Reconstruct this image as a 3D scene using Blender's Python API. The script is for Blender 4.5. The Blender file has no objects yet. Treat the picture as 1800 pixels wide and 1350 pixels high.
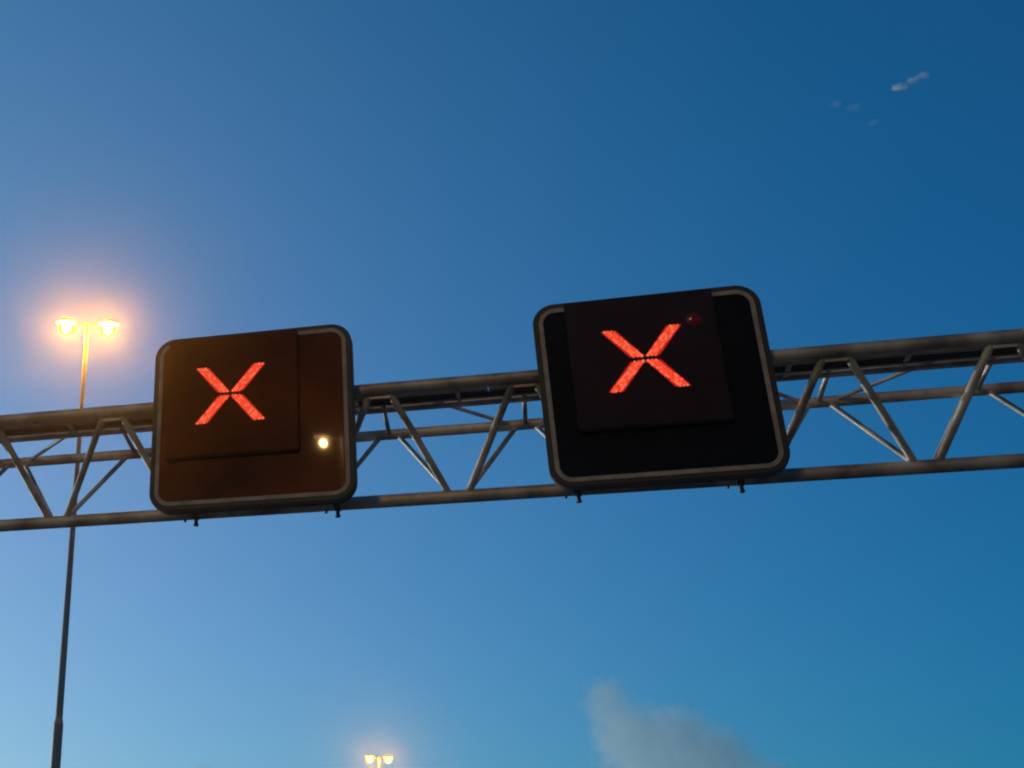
import bpy, bmesh, math, random
from mathutils import Vector, Matrix
R = math.radians
SC = bpy.context.scene
COL = SC.collection
random.seed(7)

# ------------------------------------------------------------------ camera
EYE = 1.4          # eye height above the road, sitting in a car
K = 1.1            # metres per unit of the surveyed layout
cam = bpy.data.objects.new('camera', bpy.data.cameras.new('camera'))
COL.objects.link(cam)
SC.camera = cam
cam.data.sensor_fit = 'HORIZONTAL'
cam.data.sensor_width = 36.0
cam.data.lens = 2322.7 / 1800 * 36
cam.data.shift_x = 576.6 / 1800      # the photograph is cropped out of a wider frame
cam.data.shift_y = -138.2 / 1800
cam.data.clip_start = 0.1
cam.data.clip_end = 20000
PIT, ROL = R(28.9368), R(1.8928)
fw = Vector((0, math.cos(PIT), math.sin(PIT)))
up = Vector((0, -math.sin(PIT), math.cos(PIT)))
rt = Vector((1, 0, 0))
rt2 = math.cos(ROL) * rt + math.sin(ROL) * up
up2 = -math.sin(ROL) * rt + math.cos(ROL) * up
m = Matrix((rt2, up2, -fw)).transposed().to_4x4()
m.translation = Vector((0, 0, EYE))
cam.matrix_world = m

# ------------------------------------------------------------------ sky
w = bpy.data.worlds.new('World')
SC.world = w
w.use_nodes = True
nt = w.node_tree
N, L = nt.nodes, nt.links
bg = N['Background']
sky = N.new('ShaderNodeTexSky')
sky.sky_type = 'NISHITA'
sky.sun_disc = False
sky.sun_elevation = R(3)
sky.sun_rotation = R(-50)
sky.ozone_density = 3
sky.air_density = 1
sky.dust_density = .3
geo = N.new('ShaderNodeTexCoord')
comb = N.new('ShaderNodeCombineColor')
TINT = [(-7.4781, -1.9495, 5.778, 2.2644), (-2.1969, -0.5817, 0.8913, 0.575), (-2.0273, -0.1592, 0.8535, 0.5117)]
for i, (c0, cx, cy, cz) in enumerate(TINT):      # dusk grading of the daylight sky, by compass direction and height
    dp = N.new('ShaderNodeVectorMath'); dp.operation = 'DOT_PRODUCT'
    dp.inputs[1].default_value = (cx, cy, cz)
    L.new(geo.outputs['Generated'], dp.inputs[0])
    ad = N.new('ShaderNodeMath'); ad.operation = 'ADD'; ad.inputs[1].default_value = c0 + math.log(10)
    L.new(dp.outputs['Value'], ad.inputs[0])
    ex = N.new('ShaderNodeMath'); ex.operation = 'EXPONENT'
    L.new(ad.outputs[0], ex.inputs[0])
    L.new(ex.outputs[0], comb.inputs[i])
mul = N.new('ShaderNodeMix'); mul.data_type = 'RGBA'; mul.blend_type = 'MULTIPLY'; mul.inputs[0].default_value = 1
L.new(sky.outputs[0], mul.inputs[6]); L.new(comb.outputs[0], mul.inputs[7])
mx = N.new('ShaderNodeMix'); mx.data_type = 'RGBA'; mx.blend_type = 'LIGHTEN'; mx.inputs[0].default_value = 1
L.new(mul.outputs[2], mx.inputs[6]); mx.inputs[7].default_value = (.08, .2, .38, 1)
L.new(mx.outputs[2], bg.inputs['Color'])
bg.inputs['Strength'].default_value = 0.1
w.cycles.sampling_method = 'AUTOMATIC'

sun = bpy.data.objects.new('sun', bpy.data.lights.new('sun', 'SUN'))
COL.objects.link(sun)
sun.data.energy = 2.2                     # last light of dusk
sun.data.angle = R(0.5)
sun.data.color = (1, .97, .92)
sd = Vector((math.sin(R(-50)) * math.cos(R(3)), math.cos(R(-50)) * math.cos(R(3)), math.sin(R(3))))
sun.rotation_euler = sd.to_track_quat('Z', 'Y').to_euler()

SC.view_settings.view_transform = 'Standard'
SC.view_settings.look = 'None'
SC.view_settings.exposure = 0
SC.view_settings.gamma = 1
SC.cycles.max_bounces = 8
SC.cycles.volume_bounces = 6
SC.cycles.volume_step_rate = 1
SC.cycles.volume_max_steps = 256
SC.cycles.use_denoising = True
SC.cycles.filter_width = 2.1

# ------------------------------------------------------------------ materials
def mat(name, col=(.3, .3, .3), rough=.6, metal=0.0, emit=None, estr=0.0, spec=None):
    mt = bpy.data.materials.new(name); mt.use_nodes = True
    b = mt.node_tree.nodes['Principled BSDF']
    b.inputs['Base Color'].default_value = (*col, 1)
    b.inputs['Roughness'].default_value = rough
    b.inputs['Metallic'].default_value = metal
    if spec is not None: b.inputs['Specular IOR Level'].default_value = spec
    if emit:
        b.inputs['Emission Color'].default_value = (*emit, 1)
        b.inputs['Emission Strength'].default_value = estr
    return mt, b

def mottle(mt, b, c0, c1, scale=3.0, detail=6, bump=0.0, rough=None, lo=.35, hi=.65, stretch=None):
    n, l = mt.node_tree.nodes, mt.node_tree.links
    tc = n.new('ShaderNodeTexCoord'); nz = n.new('ShaderNodeTexNoise')
    nz.inputs['Scale'].default_value = scale; nz.inputs['Detail'].default_value = detail
    src = tc.outputs['Object']
    if stretch:
        mp = n.new('ShaderNodeMapping'); mp.inputs['Scale'].default_value = stretch
        l.new(src, mp.inputs[0]); src = mp.outputs[0]
    l.new(src, nz.inputs['Vector'])
    cr = n.new('ShaderNodeValToRGB')
    cr.color_ramp.elements[0].position = lo; cr.color_ramp.elements[0].color = (*c0, 1)
    cr.color_ramp.elements[1].position = hi; cr.color_ramp.elements[1].color = (*c1, 1)
    l.new(nz.outputs['Fac'], cr.inputs[0]); l.new(cr.outputs[0], b.inputs['Base Color'])
    if rough:
        mr = n.new('ShaderNodeMapRange'); mr.inputs[3].default_value = rough[0]; mr.inputs[4].default_value = rough[1]
        l.new(nz.outputs['Fac'], mr.inputs[0]); l.new(mr.outputs[0], b.inputs['Roughness'])
    if bump:
        bp = n.new('ShaderNodeBump'); bp.inputs['Strength'].default_value = bump; bp.inputs['Distance'].default_value = .01
        l.new(nz.outputs['Fac'], bp.inputs['Height']); l.new(bp.outputs[0], b.inputs['Normal'])
    return mt

def mk(name, c0, c1, scale, rough=(.5, .8), bump=.15, **k):
    mt, b = mat(name); return mottle(mt, b, c0, c1, scale, rough=rough, bump=bump, **k)

M = {}
M['steel'] = mk('weathered_galvanised_steel', (.27, .225, .195), (.68, .63, .59), 3.2, rough=(.45, .75), bump=.2)
for k_ in ('steel',): M[k_].node_tree.nodes['Principled BSDF'].inputs['Metallic'].default_value = .45
M['steel_dark'] = mk('dull_bracket_steel', (.05, .045, .04), (.10, .09, .085), 5)
M['grating'] = mk('walkway_plate', (.45, .40, .37), (.62, .56, .52), 5)
M['housing'] = mk('black_powder_coat', (.012, .012, .013), (.022, .021, .021), 6, rough=(.45, .7))
M['board_black'] = mk('black_board', (.003, .0015, .0015), (.006, .003, .003), 1.6, rough=(.5, .6), bump=.0)
M['board_lamp_veil'] = mk('lamp_veil_board', (.06, .012, .0003), (.21, .048, .0008), 1.0, rough=(.5, .6), bump=.0)  # brown is the veil of lamp light over the left sign, put into its colour
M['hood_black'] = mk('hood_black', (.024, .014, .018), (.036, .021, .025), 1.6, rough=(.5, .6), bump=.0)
M['hood_lamp_veil'] = mk('hood_lamp_veil', (.08, .016, .0003), (.18, .040, .0008), 1.0, rough=(.5, .6), bump=.0)  # same lamp-light veil coloured into the left display box
for k_ in ('board_black', 'board_lamp_veil', 'hood_black', 'hood_lamp_veil'):      # clear glossy front sheet
    b_ = M[k_].node_tree.nodes['Principled BSDF']
    b_.inputs['Specular IOR Level'].default_value = .05
    b_.inputs['Coat Weight'].default_value = .13; b_.inputs['Coat Roughness'].default_value = .024
M['stripe'] = mk('dirty_white_stripe', (.27, .225, .20), (.42, .37, .34), 7, rough=(.5, .7), bump=0)
M['led'], _ = mat('red_led', (.1, .01, .005), .4, emit=(1, .07, .024), estr=.95)
M['led_core'], _ = mat('red_led_bright', (.1, .01, .005), .4, emit=(1, .13, .06), estr=1.05)
M['led_glow'], _ = mat('led_glow_base', (.05, .003, .003), .4, emit=(1, .012, .006), estr=.4)  # self-lit backing plate, stands in for the red glow spread round the LEDs
M['lens'], _ = mat('dim_red_disc', (.12, .004, .01), .2, emit=(1, .02, .06), estr=.012)  # plain dim red disc beside the right signal's cross
M['pole'] = mk('galvanised_pole', (.10, .10, .10), (.17, .165, .16), 2.5, rough=(.4, .65), bump=.1, stretch=(1, 1, .15))
M['lamp_body'] = mk('lamp_housing', (.18, .18, .17), (.26, .25, .24), 6)
def glowing(name, tint, col, st):                  # glass that glows and still lets the lamp's light through
    mt = bpy.data.materials.new(name); mt.use_nodes = True
    n, l = mt.node_tree.nodes, mt.node_tree.links; n.clear()
    out = n.new('ShaderNodeOutputMaterial'); ad = n.new('ShaderNodeAddShader')
    tr = n.new('ShaderNodeBsdfTransparent'); tr.inputs[0].default_value = (*tint, 1)
    em = n.new('ShaderNodeEmission'); em.inputs[0].default_value = (*col, 1); em.inputs[1].default_value = st
    l.new(tr.outputs[0], ad.inputs[0]); l.new(em.outputs[0], ad.inputs[1]); l.new(ad.outputs[0], out.inputs[0])
    return mt
M['bowl'] = glowing('sodium_glass', (.9, .8, .4), (1, .46, 0), 1.3)
M['bulb'] = glowing('sodium_arc', (.9, .9, .9), (1, .66, .25), 30)
M['far_bowl'] = M['bowl']
M['asphalt'] = mk('asphalt', (.035, .035, .037), (.065, .064, .062), 40, rough=(.75, .95), bump=.4)
M['grass'] = mk('verge_grass', (.03, .05, .012), (.07, .09, .03), 8, rough=(.9, 1), bump=.5)
M['paint'] = mk('road_paint', (.6, .6, .58), (.8, .8, .78), 14, rough=(.6, .8))

# ------------------------------------------------------------------ helpers
def link(name, bm, mt, parent=None, smooth=True, bevel=0):
    if bevel:
        bmesh.ops.bevel(bm, geom=[e for e in bm.edges if e.calc_face_angle(0) > .6], offset=bevel, segments=2, affect='EDGES')
    me = bpy.data.meshes.new(name)
    bm.normal_update(); bm.to_mesh(me); bm.free()
    for mm in (mt if isinstance(mt, (list, tuple)) else [mt]): me.materials.append(mm)
    if smooth:
        me.polygons.foreach_set('use_smooth', [True] * len(me.polygons))
        try: me.set_sharp_from_angle(angle=R(38))
        except Exception: pass
    o = bpy.data.objects.new(name, me); COL.objects.link(o)
    if parent: o.parent = parent
    return o

def tube(bm, p0, p1, r0, r1=None, seg=20, cap=True):
    r1 = r0 if r1 is None else r1
    p0, p1 = Vector(p0), Vector(p1)
    d = (p1 - p0).normalized()
    a = d.orthogonal().normalized(); b = d.cross(a)
    rings = []
    for p, r in ((p0, r0), (p1, r1)):
        rings.append([bm.verts.new(p + r * (math.cos(t) * a + math.sin(t) * b)) for t in (2 * math.pi * i / seg for i in range(seg))])
    for i in range(seg):
        bm.faces.new((rings[0][i], rings[0][(i + 1) % seg], rings[1][(i + 1) % seg], rings[1][i]))
    if cap:
        bm.faces.new(list(reversed(rings[0]))); bm.faces.new(rings[1])

def box(bm, c, s, ax=None):
    c = Vector(c); ax = ax or (Vector((1, 0, 0)), Vector((0, 1, 0)), Vector((0, 0, 1)))
    v = [bm.verts.new(c + ax[0] * (x * s[0] / 2) + ax[1] * (y * s[1] / 2) + ax[2] * (z * s[2] / 2))
         for x in (-1, 1) for y in (-1, 1) for z in (-1, 1)]
    for f in ((0, 1, 3, 2), (4, 6, 7, 5), (0, 4, 5, 1), (2, 3, 7, 6), (0, 2, 6, 4), (1, 5, 7, 3)):
        bm.faces.new([v[i] for i in f])

def thing(name, label, cat, loc=(0, 0, 0), group=None):
    o = bpy.data.objects.new(name, None); COL.objects.link(o); o.location = loc
    o['label'] = label; o['category'] = cat
    if group: o['group'] = group
    return o

def struct(o, kind='structure'):
    o['kind'] = kind; return o

def at_base(root):
    """children were built in world space: bring them under the root"""
    for c in root.children:
        c.matrix_parent_inverse = Matrix.Translation(root.location).inverted()

# ------------------------------------------------------------------ ground and motorway (below the frame)
GA = R(-15.6896)                                    # the gantry crosses at a slant to the view
G = Vector((math.cos(GA), math.sin(GA), 0))         # along the gantry
A = Vector((-math.sin(GA), math.cos(GA), 0))        # across it, away from the viewer = along the road
Z = Vector((0, 0, 1))
def W(s, d, z): return K * (G * s + A * d) + Z * (K * z + EYE)

bm = bmesh.new()
bmesh.ops.create_circle(bm, cap_ends=True, radius=6000, segments=96)
for v in bm.verts: v.co.z = -.03
g = struct(link('ground', bm, M['grass'], smooth=False))
def ribbon(name, mt, s0, s1, z, d0=-900, d1=900):
    bm = bmesh.new()
    vs = [bm.verts.new(G * s + A * d + Z * z) for s, d in ((s0, d0), (s1, d0), (s1, d1), (s0, d1))]
    bm.faces.new(vs); return struct(link(name, bm, mt, smooth=False))
ribbon('road', M['asphalt'], -7.2, 9.2, 0)
bm = bmesh.new()
def stripe(s, wd, d0, d1):
    vs = [bm.verts.new(G * ss + A * d + Z * .004) for ss, d in ((s - wd / 2, d0), (s + wd / 2, d0), (s + wd / 2, d1), (s - wd / 2, d1))]
    bm.faces.new(vs)
stripe(-6.3, .2, -900, 900); stripe(8.3, .2, -900, 900)
for s in (-2.65, .95, 4.6):
    for i in range(-10, 40): stripe(s, .15, i * 12, i * 12 + 3)
struct(link('lane_markings', bm, M['paint'], smooth=False))

# ------------------------------------------------------------------ gantry
P = 1.1989; S0 = -4.1516
dA, zA = 10.2925, 4.8562
wC, zC = .8195, zA - .0369
dD, zD = dA + .4833, zA - .7958
sA, sC = .0239, .0052
def nA(k): return W(S0 + sA + k * P, dA, zA + .034)
def nC(k): return W(S0 + sC + k * P, dA + wC, zC)
def nD(k): return W(S0 + k * P, dD, zD)
gan = thing('sign_gantry', 'weathered steel tube truss gantry spanning the motorway, carrying the two red cross signs', 'gantry', (W(S0 - 4 * P, dA + .4, 0).x, W(S0 - 4 * P, dA + .4, 0).y, 0))
K0, K1 = -4, 12
def chord(f, r, a, b, joints):
    bm = bmesh.new(); tube(bm, f(a), f(b), r, seg=28)
    for k in joints:                       # bolted splice flanges
        p = f(k); d = (f(b) - f(a)).normalized()
        tube(bm, p - d * .03, p + d * .03, r + .035, seg=28)
    return link('chord', bm, M['steel'], gan)
chord(nA, .060, K0, K1, (-2.2, 9.2))
chord(nC, .052, K0, K1, (-2.2, 9.2))
chord(nD, .061, K0 + .5, K1 - .5, (-2.2, 9.2))
def member(name, p, q, r, inset=0):
    p, q = Vector(p), Vector(q)
    bm = bmesh.new(); tube(bm, p, q, r, seg=16); return link(name, bm, M['steel'], gan)
off = .075
for k in range(K0, K1):
    # diagonals leave the chords a hand's breadth either side of the node
    a0, c0 = nA(k + .5), nC(k + .5)
    g_ = G * off
    if k >= K0 + 1 or True:
        member('diagonal', nD(k) + g_, a0 - g_, .034)
        member('diagonal', nD(k + 1) - g_, a0 + g_, .034)
        member('diagonal', nD(k) + g_ * .6 + A * .02, c0 - g_, .024)
        member('diagonal', nD(k + 1) - g_ * .6 + A * .02, c0 + g_, .024)
    member('cross_strut', a0 + A * .03, c0 - A * .02, .022)
    if k < K1 - 1:
        if k % 2 == 0: member('bracing', a0 + g_ * 1.6, nC(k + 1.5) - g_ * 1.5, .019)
        else: member('bracing', c0 + g_ * 1.5, nA(k + 1.5) - g_ * 1.6, .019)
# walkway edge beam and grating resting on the struts, behind the front top chord
bB, zB = dA + .3199, zA + .024
bm = bmesh.new()
pa, pb = W(S0 + K0 * P, bB + .03, zB), W(S0 + K1 * P, bB + .03, zB)
box(bm, (pa + pb) / 2, ((pb - pa).length, .055, .10), (G, A, Z))
link('walkway_beam', bm, M['steel'], gan, bevel=.006)
bm = bmesh.new()
tube(bm, W(S0 + K0 * P, bB - .12, zB - .035), W(S0 + K1 * P, bB - .12, zB - .035), .016, seg=10)
tube(bm, W(S0 + K0 * P, bB - .17, zB - .032), W(S0 + K1 * P, bB - .17, zB - .032), .011, seg=10)
link('cable_conduit', bm, M['steel_dark'], gan)
bm = bmesh.new()
L_ = (pb - pa).length
y0, y1 = dA + .05, bB - .02
n_ = 22
for i in range(n_):                                    # chequer plates laid end to end
    c = W(S0 + K0 * P, (y0 + y1) / 2, zB - .012) + G * (i + .5) * L_ / n_
    box(bm, c, (L_ / n_ - .006, (y1 - y0) * K, .012), (G, A, Z))
    box(bm, c - Z * .021 + G * .2, (.04, (y1 - y0) * K, .03), (G, A, Z))
link('walkway_plate', bm, M['grating'], gan, smooth=False)
for k in range(K0, K1):                                # gusset plates at the nodes
    bm = bmesh.new()
    p = nA(k + .5)
    box(bm, p - Z * .062 + A * .012, (.19, .012, .06), (G, A, Z))
    link('gusset_plate', bm, M['steel'], gan, bevel=.004)
for k in (K0 + .25, K1 - .25):                          # columns outside the frame
    bm = bmesh.new()
    p = W(S0 + k * P, dA + .42, 0); p.z = 0
    tube(bm, p + Z * .04, p + Z * (K * zA + EYE + .2), .22, .2, seg=32)
    box(bm, p + Z * .02, (.8, .8, .05), (G, A, Z))
    link('column', bm, M['steel'], gan)
at_base(gan)

# ------------------------------------------------------------------ lane signals
def rrect(w_, h_, r, n=10):
    pts = []
    for cx, cy, a0 in ((w_ / 2 - r, h_ / 2 - r, 0), (-w_ / 2 + r, h_ / 2 - r, 90), (-w_ / 2 + r, -h_ / 2 + r, 180), (w_ / 2 - r, -h_ / 2 + r, 270)):
        for i in range(n + 1):
            a = R(a0 + 90 * i / n); pts.append((cx + r * math.cos(a), cy + r * math.sin(a)))
    return pts

def signal(s, sz, tilt, yaw, w_, h_, board, hood, cu, xc, yc, label):
    o = W(s, dA - .2634, zA + sz)
    a = GA + R(yaw)
    g = Vector((math.cos(a), math.sin(a), 0)); mm = Vector((-math.sin(a), math.cos(a), 0))
    v = (-math.sin(R(tilt)) * mm + math.cos(R(tilt)) * Z).normalized()
    n = g.cross(v)                     # away from board, towards viewer
    if n.dot(mm) > 0: n = -n
    w_ *= K; h_ *= K
    root = thing('lane_signal', label, 'traffic signal', o - v * h_ / 2, 'matrix signals hung on the gantry')
    def pt(x, y, q): return o + g * x + v * y + n * q
    def slab(bm, prof, q0, q1, front=True, back=True):
        f = [bm.verts.new(pt(x, y, q1)) for x, y in prof]; b = [bm.verts.new(pt(x, y, q0)) for x, y in prof]
        c = len(prof)
        for i in range(c): bm.faces.new((b[i], b[(i + 1) % c], f[(i + 1) % c], f[i]))
        if front: bm.faces.new(f)
        if back: bm.faces.new(list(reversed(b)))
    rad = .20
    bm = bmesh.new(); slab(bm, rrect(w_, h_, rad), -.11, 0); bmesh.ops.recalc_face_normals(bm, faces=bm.faces)
    link('housing', bm, M['housing'], root, bevel=.012)
    # painted border stripe as a thin raised ring, board plate within it
    def ring(bm, i0, i1, q0, q1):
        o0 = rrect(w_ - 2 * i0, h_ - 2 * i0, rad - i0); o1 = rrect(w_ - 2 * i1, h_ - 2 * i1, rad - i1)
        c = len(o0)
        F0 = [bm.verts.new(pt(x, y, q1)) for x, y in o0]; F1 = [bm.verts.new(pt(x, y, q1)) for x, y in o1]
        B0 = [bm.verts.new(pt(x, y, q0)) for x, y in o0]; B1 = [bm.verts.new(pt(x, y, q0)) for x, y in o1]
        for i in range(c):
            j = (i + 1) % c
            bm.faces.new((F0[i], F0[j], F1[j], F1[i])); bm.faces.new((B0[i], F0[i], F0[j], B0[j])[::-1]); bm.faces.new((F1[i], B1[i], B1[j], F1[j])[::-1])
    bm = bmesh.new(); ring(bm, .052, .09, .001, .006); bmesh.ops.recalc_face_normals(bm, faces=bm.faces)
    link('border_stripe', bm, M['stripe'], root, smooth=False)
    bm = bmesh.new(); slab(bm, rrect(w_ - .186, h_ - .186, rad - .093), .0005, .004, back=False); bmesh.ops.recalc_face_normals(bm, faces=bm.faces)
    link('background_board', bm, board, root, smooth=False)
    # display box standing proud of the board
    q1 = .055 * K
    cu, cv, bw, bh = cu * K, .203 * K, 1.145 * K, 1.125 * K
    bm = bmesh.new()
    prof = [(cu + bw / 2, cv + bh / 2), (cu - bw / 2, cv + bh / 2), (cu - bw / 2, cv - bh / 2), (cu + bw / 2, cv - bh / 2)]
    slab(bm, prof, .0045, q1); bmesh.ops.recalc_face_normals(bm, faces=bm.faces)
    box_ = link('display_box', bm, hood, root, smooth=False, bevel=.012)
    # thin cowl lip round the front edge
    # the cross: four arms of red light points on the face of the box
    xc, yc, XW, XH = xc * K, yc * K, .595 * K, .512 * K
    for sx, sy in ((-1, 1), (1, 1), (-1, -1), (1, -1)):
        bm = bmesh.new(); bb = bmesh.new(); bc = bmesh.new()
        cap = .092 * K                                  # horizontal cut length
        x0, y0 = sx * .026 * K, sy * .024 * K
        x1, y1 = sx * (XW / 2 - cap / 2), sy * XH / 2
        vs = [bb.verts.new(pt(xc + x, yc + y, q1 + .003)) for x, y in ((x0 * .1 - 0 * cap, y0 * .8), (x0 + sx * cap * .95, y0 * .8), (x1 + sx * cap / 1.6, y1 + sy * .008), (x1 - sx * cap / 1.6, y1 + sy * .008))]
        bb.faces.new(vs); bmesh.ops.recalc_face_normals(bb, faces=bb.faces)
        rows = 15
        for i in range(rows):
            t = i / (rows - 1)
            for j in range(3):
                x = x0 + sx * cap * .28 + (x1 - x0 - sx * cap * .28) * t + (j - 1) * cap * .32 + random.uniform(-.004, .004)
                y = y0 + (y1 - y0) * t
                r = .0150 * random.uniform(.8, 1.15)
                tgt = bc if random.random() < .42 else bm
                c = pt(xc + x, yc + y, q1 + .006)
                ring_ = [tgt.verts.new(c + r * (math.cos(b_) * g + math.sin(b_) * v) ) for b_ in (2 * math.pi * i_ / 8 for i_ in range(8))]
                top = tgt.verts.new(c + n * .006)
                for i_ in range(8): tgt.faces.new((ring_[i_], ring_[(i_ + 1) % 8], top))
        # one mesh per arm, three materials
        for src, mi in ((bm, 1), (bc, 2)):
            vmap = {}
            for vv in src.verts: vmap[vv] = bb.verts.new(vv.co)
            for f in src.faces:
                nf = bb.faces.new([vmap[vv] for vv in f.verts]); nf.material_index = mi
        bm.free(); bc.free()
        o_ = link('cross_arm', bb, [M['led_glow'], M['led'], M['led_core']], box_, smooth=False)
    if hood is M['hood_black']:                         # dim red disc beside the cross
        bm = bmesh.new()
        cx_, cy_, r = .352 * K, .505 * K, .062
        rim = [bm.verts.new(pt(cx_ + r * math.cos(t), cy_ + r * math.sin(t), q1 + .003)) for t in (2 * math.pi * i / 24 for i in range(24))]
        mid_ = [bm.verts.new(pt(cx_ + r * .6 * math.cos(t), cy_ + r * .6 * math.sin(t), q1 + .016)) for t in (2 * math.pi * i / 24 for i in range(24))]
        for i in range(24): bm.faces.new((rim[i], rim[(i + 1) % 24], mid_[(i + 1) % 24], mid_[i]))
        bm.faces.new(mid_); bmesh.ops.recalc_face_normals(bm, faces=bm.faces)
        link('red_disc', bm, M['lens'], box_)
    # brackets: rails behind the board clamped to both chords, bolts hanging under the lower chord
    for u in (-.655 * K, .605 * K):
        bm = bmesh.new()
        base = o + G * u
        # s-coordinate on the gantry of this bracket
        pD = W(0, dD, zD); sD = (base - pD).dot(G); pD = pD + G * sD
        pA = W(0, dA, zA); pA = pA + G * (base - pA).dot(G)
        yb = pD.z
        rail_top = pA.z + .05
        q = o + g * (u) - n * .14
        rail = Vector((q.x, q.y, 0))
        box(bm, rail + Z * ((yb + .02 + rail_top) / 2), (.06, .06, rail_top - yb + .08), (g, mm, Z))
        mid = (Vector((rail.x, rail.y, yb - .0)) + pD) / 2
        ln = (Vector((rail.x, rail.y, yb)) - pD).length
        box(bm, mid + Z * .0, (.05, ln, .05), (G, A, Z))
        ln2 = (Vector((rail.x, rail.y, pA.z)) - pA).length
        box(bm, (Vector((rail.x, rail.y, pA.z)) + pA) / 2, (.05, ln2, .05), (G, A, Z))
        for pc, rr in ((pD, .067), (pA, .066)):          # saddle clamp round the chord
            tube(bm, pc - G * .028, pc + G * .028, rr, seg=24)
        tube(bm, pD - Z * .05, pD - Z * .118, .020, seg=12)
        tube(bm, pD - Z * .108, pD - Z * .128, .026, seg=6)
        tube(bm, pD - G * .11 - Z * .05, pD - G * .11 - Z * .082, .014, seg=10)
        link('mounting_bracket', bm, M['steel_dark'], root, smooth=False)
    for c in root.children: c.matrix_parent_inverse = Matrix.Translation(root.location).inverted()
    return root

signal(-2.195, -.2366, -.3691, -.1686, 1.7461, 1.6225, M['board_lamp_veil'], M['hood_lamp_veil'], -.157, -.170, .198,
       'square signal, a veil of lamp light coloured brown into its face, with rounded corners and a red cross, left one on the gantry')
signal(1.0655, -.2516, 2.9867, -1.0578, 1.7598, 1.5901, M['board_black'], M['hood_black'], -.0475, -.050, .208,
       'black square signal with rounded corners and a red cross, right one on the gantry')

# ------------------------------------------------------------------ street lamps
def lamp_parts(H, yaw, power):
    """mast at the origin with a double bracket; returns [(name, mesh object, parent index or None)]"""
    root = bpy.data.objects.new('street_lamp', None); COL.objects.link(root)
    bm = bmesh.new()
    tube(bm, (0, 0, 0), (0, 0, 7.9), .135, .120, seg=24)
    tube(bm, (0, 0, 7.9), (0, 0, 8.05), .120, .092, seg=24, cap=False)
    tube(bm, (0, 0, 8.05), (0, 0, H - .25), .092, .052, seg=24)
    tube(bm, (0, 0, .0), (0, 0, .05), .25, .25, seg=24)
    link('pole', bm, M['pole'], root)
    ca, sa = math.cos(yaw), math.sin(yaw)
    X = Vector((ca, sa, 0)); Y = Vector((-sa, ca, 0))
    bm = bmesh.new()
    tube(bm, (0, 0, H - .35), (0, 0, H + .02), .065, .06, seg=20)
    tube(bm, Vector((0, 0, H - .02)) - X * .34, Vector((0, 0, H - .02)) + X * .34, .035, seg=16)
    link('bracket', bm, M['pole'], root)
    for s in (-1, 1):
        c = Vector((0, 0, H)) + X * s * .58
        bm = bmesh.new()                                     # lamp housing: flattened dome
        bmesh.ops.create_uvsphere(bm, u_segments=24, v_segments=12, radius=1)
        bmesh.ops.bisect_plane(bm, geom=bm.verts[:] + bm.edges[:] + bm.faces[:], plane_co=(0, 0, 0), plane_no=(0, 0, -1), clear_outer=True)
        bmesh.ops.holes_fill(bm, edges=bm.edges)
        for v in bm.verts:
            q = v.co.copy(); v.co = c + X * q.x * .30 + Y * q.y * .17 + Z * (q.z * .15 + .0)
        hd = link('lamp_head', bm, M['lamp_body'], root)
        bm = bmesh.new()
        bmesh.ops.create_uvsphere(bm, u_segments=28, v_segments=14, radius=1)
        for v in bm.verts:
            q = v.co.copy()
            v.co = c + X * q.x * .235 + Y * q.y * .235 + Z * (q.z * .235 - .13)
        bmesh.ops.remove_doubles(bm, verts=bm.verts, dist=.0005)
        link('lamp_glass', bm, M['bowl'], hd)
        bm = bmesh.new()
        bmesh.ops.create_uvsphere(bm, u_segments=16, v_segments=10, radius=1)
        for v in bm.verts:
            q = v.co.copy(); v.co = c + X * q.x * .12 + Y * q.y * .12 + Z * (q.z * .12 - .19)
        link('bulb', bm, M['bulb'], hd)
        li = bpy.data.lights.new('lamp_light', 'POINT'); li.energy = power; li.color = (1, .43, .04)
        li.shadow_soft_size = .1
        lo = bpy.data.objects.new('lamp_light', li); COL.objects.link(lo); lo.parent = root
        lo.location = c - Z * .19
    return root

def copy_tree(o, parent=None):
    c = o.copy(); COL.objects.link(c)
    if parent: c.parent = parent
    for ch in o.children: copy_tree(ch, c)
    return c

lampH = 15.891 * K + EYE
lm = lamp_parts(lampH, R(-.03), 3300)
def place(o, x, y, z, rz, label):
    o.location = (x, y, z); o.rotation_euler[2] = rz
    o['label'] = label; o['category'] = 'street lamp'; o['group'] = 'double-headed street lamps along the motorway'
l1 = lm
l2 = copy_tree(lm)
l3 = copy_tree(lm)
for lo_ in l2.children:
    if lo_.type == 'LIGHT': lo_.data = lo_.data.copy(); lo_.data.energy = 1000
for lo_ in l3.children:
    if lo_.type == 'LIGHT': lo_.data = lo_.data.copy(); lo_.data.energy = 2700; lo_.data.color = (1, .64, .42); lo_.data.shadow_soft_size = .07
place(l1, -2.4508 * K, 29.8859 * K, 0, 0, 'tall orange double-headed lamp, its thin mast rising behind the left end of the gantry')
place(l2, 12.1558 * K, 79.5098 * K, 14.476 * K + EYE - lampH, 0, 'small distant double-headed lamp just above the bottom edge, left of the cloud')
place(l3, (1.185 - 28.25 * .388) * K + .53, (10.08 - 28.25 * .83) * K - .25, 0, R(-25), 'orange lamp behind the viewer, mirrored as a bright spot in the left signal')

for k_ in ('bowl', 'bulb'): M[k_].cycles.emission_sampling = 'NONE'

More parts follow.
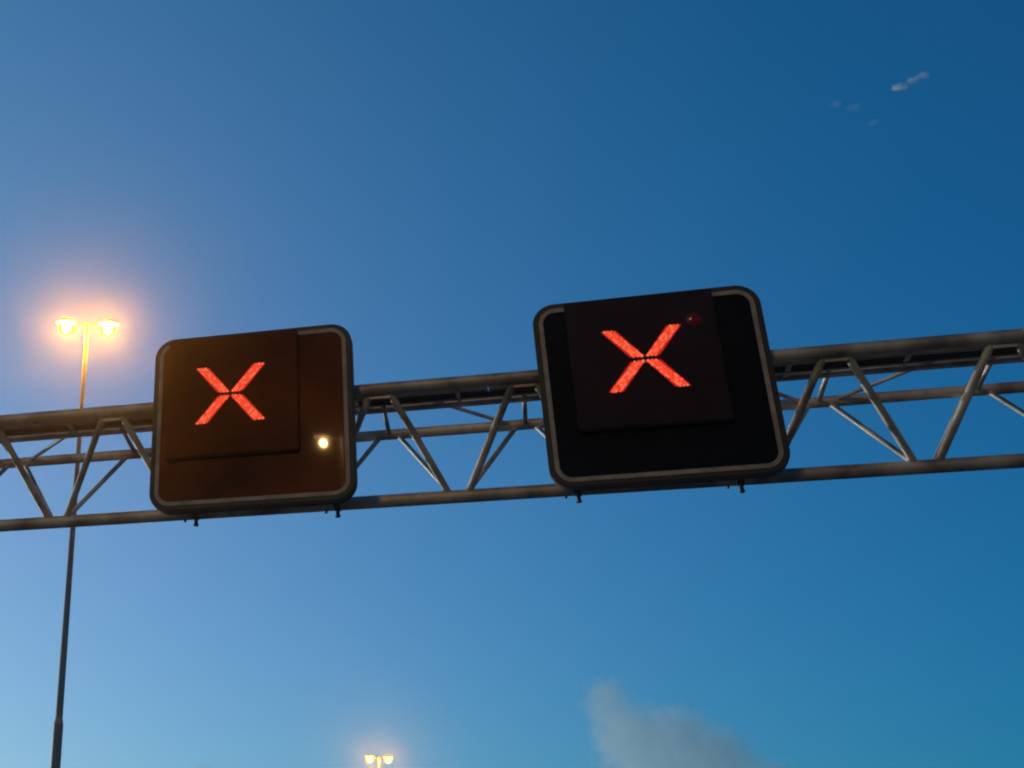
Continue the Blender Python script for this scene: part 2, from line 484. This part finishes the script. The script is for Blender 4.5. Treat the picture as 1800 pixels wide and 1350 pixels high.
# ------------------------------------------------------------------ clouds (volumes, far above the haze)
def cloud(name, blobs, dens, nscale, label, thr=.45, col=(.90, .96, 1), gain=5.0, vox=None):
    """blobs: (centre, radii) in world space; one closed hull round them, broken up by noise inside"""
    cx = sum((Vector(b[0]) for b in blobs), Vector()) / len(blobs)
    bm = bmesh.new()
    for c, r in blobs:
        mtx = Matrix.Translation(Vector(c) - cx) @ Matrix.Diagonal((*r, 1))
        bmesh.ops.create_icosphere(bm, subdivisions=3, radius=1.0, matrix=mtx)
    me = bpy.data.meshes.new(name); bm.to_mesh(me); bm.free()
    o = bpy.data.objects.new(name, me); COL.objects.link(o); o.location = cx
    rm = o.modifiers.new('hull', 'REMESH'); rm.mode = 'VOXEL'; rm.voxel_size = vox or max(blobs[0][1]) / 7
    mt = bpy.data.materials.new(name + '_vapour'); mt.use_nodes = True
    n, l = mt.node_tree.nodes, mt.node_tree.links
    n.clear()
    out = n.new('ShaderNodeOutputMaterial'); pv = n.new('ShaderNodeVolumePrincipled')
    pv.inputs['Color'].default_value = (*col, 1); pv.inputs['Anisotropy'].default_value = 0
    l.new(pv.outputs[0], out.inputs['Volume'])
    tc = n.new('ShaderNodeTexCoord')
    nz = n.new('ShaderNodeTexNoise'); nz.inputs['Scale'].default_value = nscale; nz.inputs['Detail'].default_value = 6; nz.inputs['Roughness'].default_value = .7
    l.new(tc.outputs['Object'], nz.inputs['Vector'])
    # soft fall-off from each blob's centre, the largest one counts
    prev = None
    for c, r in blobs:
        c = Vector(c) - cx
        mp = n.new('ShaderNodeMapping'); mp.vector_type = 'POINT'
        mp.inputs['Scale'].default_value = tuple(1 / q for q in r)
        mp.inputs['Location'].default_value = tuple(-c[i] / r[i] for i in range(3))
        l.new(tc.outputs['Object'], mp.inputs[0])
        ln = n.new('ShaderNodeVectorMath'); ln.operation = 'LENGTH'; l.new(mp.outputs[0], ln.inputs[0])
        sb = n.new('ShaderNodeMath'); sb.operation = 'SUBTRACT'; sb.inputs[0].default_value = 1; l.new(ln.outputs['Value'], sb.inputs[1])
        if prev:
            mxn = n.new('ShaderNodeMath'); mxn.operation = 'SMOOTH_MAX'; mxn.inputs[2].default_value = .2
            l.new(prev, mxn.inputs[0]); l.new(sb.outputs[0], mxn.inputs[1]); prev = mxn.outputs[0]
        else: prev = sb.outputs[0]
    ad = n.new('ShaderNodeMath'); ad.operation = 'ADD'; l.new(prev, ad.inputs[0]); l.new(nz.outputs['Fac'], ad.inputs[1])
    s2 = n.new('ShaderNodeMath'); s2.operation = 'SUBTRACT'; l.new(ad.outputs[0], s2.inputs[0]); s2.inputs[1].default_value = thr + .5
    mu = n.new('ShaderNodeMath'); mu.operation = 'MULTIPLY'; l.new(s2.outputs[0], mu.inputs[0]); mu.inputs[1].default_value = gain; mu.use_clamp = True
    m2 = n.new('ShaderNodeMath'); m2.operation = 'MULTIPLY'; l.new(mu.outputs[0], m2.inputs[0]); m2.inputs[1].default_value = dens
    l.new(m2.outputs[0], pv.inputs['Density'])
    mt.cycles.homogeneous_volume = False
    o.data.materials.append(mt)
    o['label'] = label; o['category'] = 'cloud'; o['kind'] = 'thing'
    return o

def sky_dir(px, py):
    """direction of a point of the survey photograph, used to set the clouds out at their bearing and height"""
    return (fw + rt2 * ((px - 323.4) / 2322.7) - up2 * ((py - 536.8) / 2322.7)).normalized()
def at(px, py, dist): return Vector((0, 0, EYE)) + sky_dir(px, py) * dist
DC = 1100.0
def cblob(px, py, rpx, rpy, dd=0, deep=1.0):
    c = at(px, py, DC + dd); u = DC / 2322.7
    return (c, (rpx * u, rpx * u * deep, rpy * u))
cloud('cumulus_cloud', [cblob(1068, 1240, 62, 70), cblob(1110, 1300, 100, 90, 10), cblob(1190, 1310, 105, 95, 25), cblob(1250, 1335, 110, 80, 35), cblob(1330, 1400, 125, 90, 50), cblob(1150, 1400, 150, 110, 20)],
      .026, .10, 'grey-white cumulus cloud rising from the bottom edge, right of centre', thr=.30, gain=3.5)

cloud('wispy_cloud', [cblob(1578, 153, 17, 8), cblob(1590, 152, 12, 7)], .25, .22, 'small bright wisp of cloud high up at the right, lower left of the pair', thr=.42, gain=3)
cloud('wispy_cloud', [cblob(1604, 142, 16, 9), cblob(1612, 137, 12, 7), cblob(1622, 133, 16, 7)], .13, .2, 'small wisp of cloud high at the right, upper right of the pair', thr=.42, gain=3)
cloud('faint_cloud', [cblob(1470, 182, 18, 9), cblob(1500, 188, 24, 6)], .025, .2, 'barely visible wisp of cloud left of the bright wisps', thr=.42, gain=3)
cloud('faint_cloud', [cblob(1534, 216, 17, 6)], .03, .2, 'tiny faint wisp of cloud below the bright wisps', thr=.42, gain=3)
cloud('cloud_puff', [cblob(358, 1352, 30, 20)], .02, .12, 'faint grey puff of cloud at the bottom edge, left of the distant lamp', thr=.35, gain=3)

# ------------------------------------------------------------------ thin volume added to give the lamps their halos
if 1:
    bm = bmesh.new(); box(bm, (0, 0, 14), (12600, 12600, 32))
    mt = bpy.data.materials.new('halo_haze_air'); mt.use_nodes = True
    n, l = mt.node_tree.nodes, mt.node_tree.links
    n.clear()
    out = n.new('ShaderNodeOutputMaterial'); pv = n.new('ShaderNodeVolumePrincipled')
    pv.inputs['Color'].default_value = (.9, .93, 1, 1); pv.inputs['Density'].default_value = .001; pv.inputs['Anisotropy'].default_value = .95
    l.new(pv.outputs[0], out.inputs['Volume'])
    hz = link('halo_haze', bm, mt, smooth=False); hz['kind'] = 'stuff'
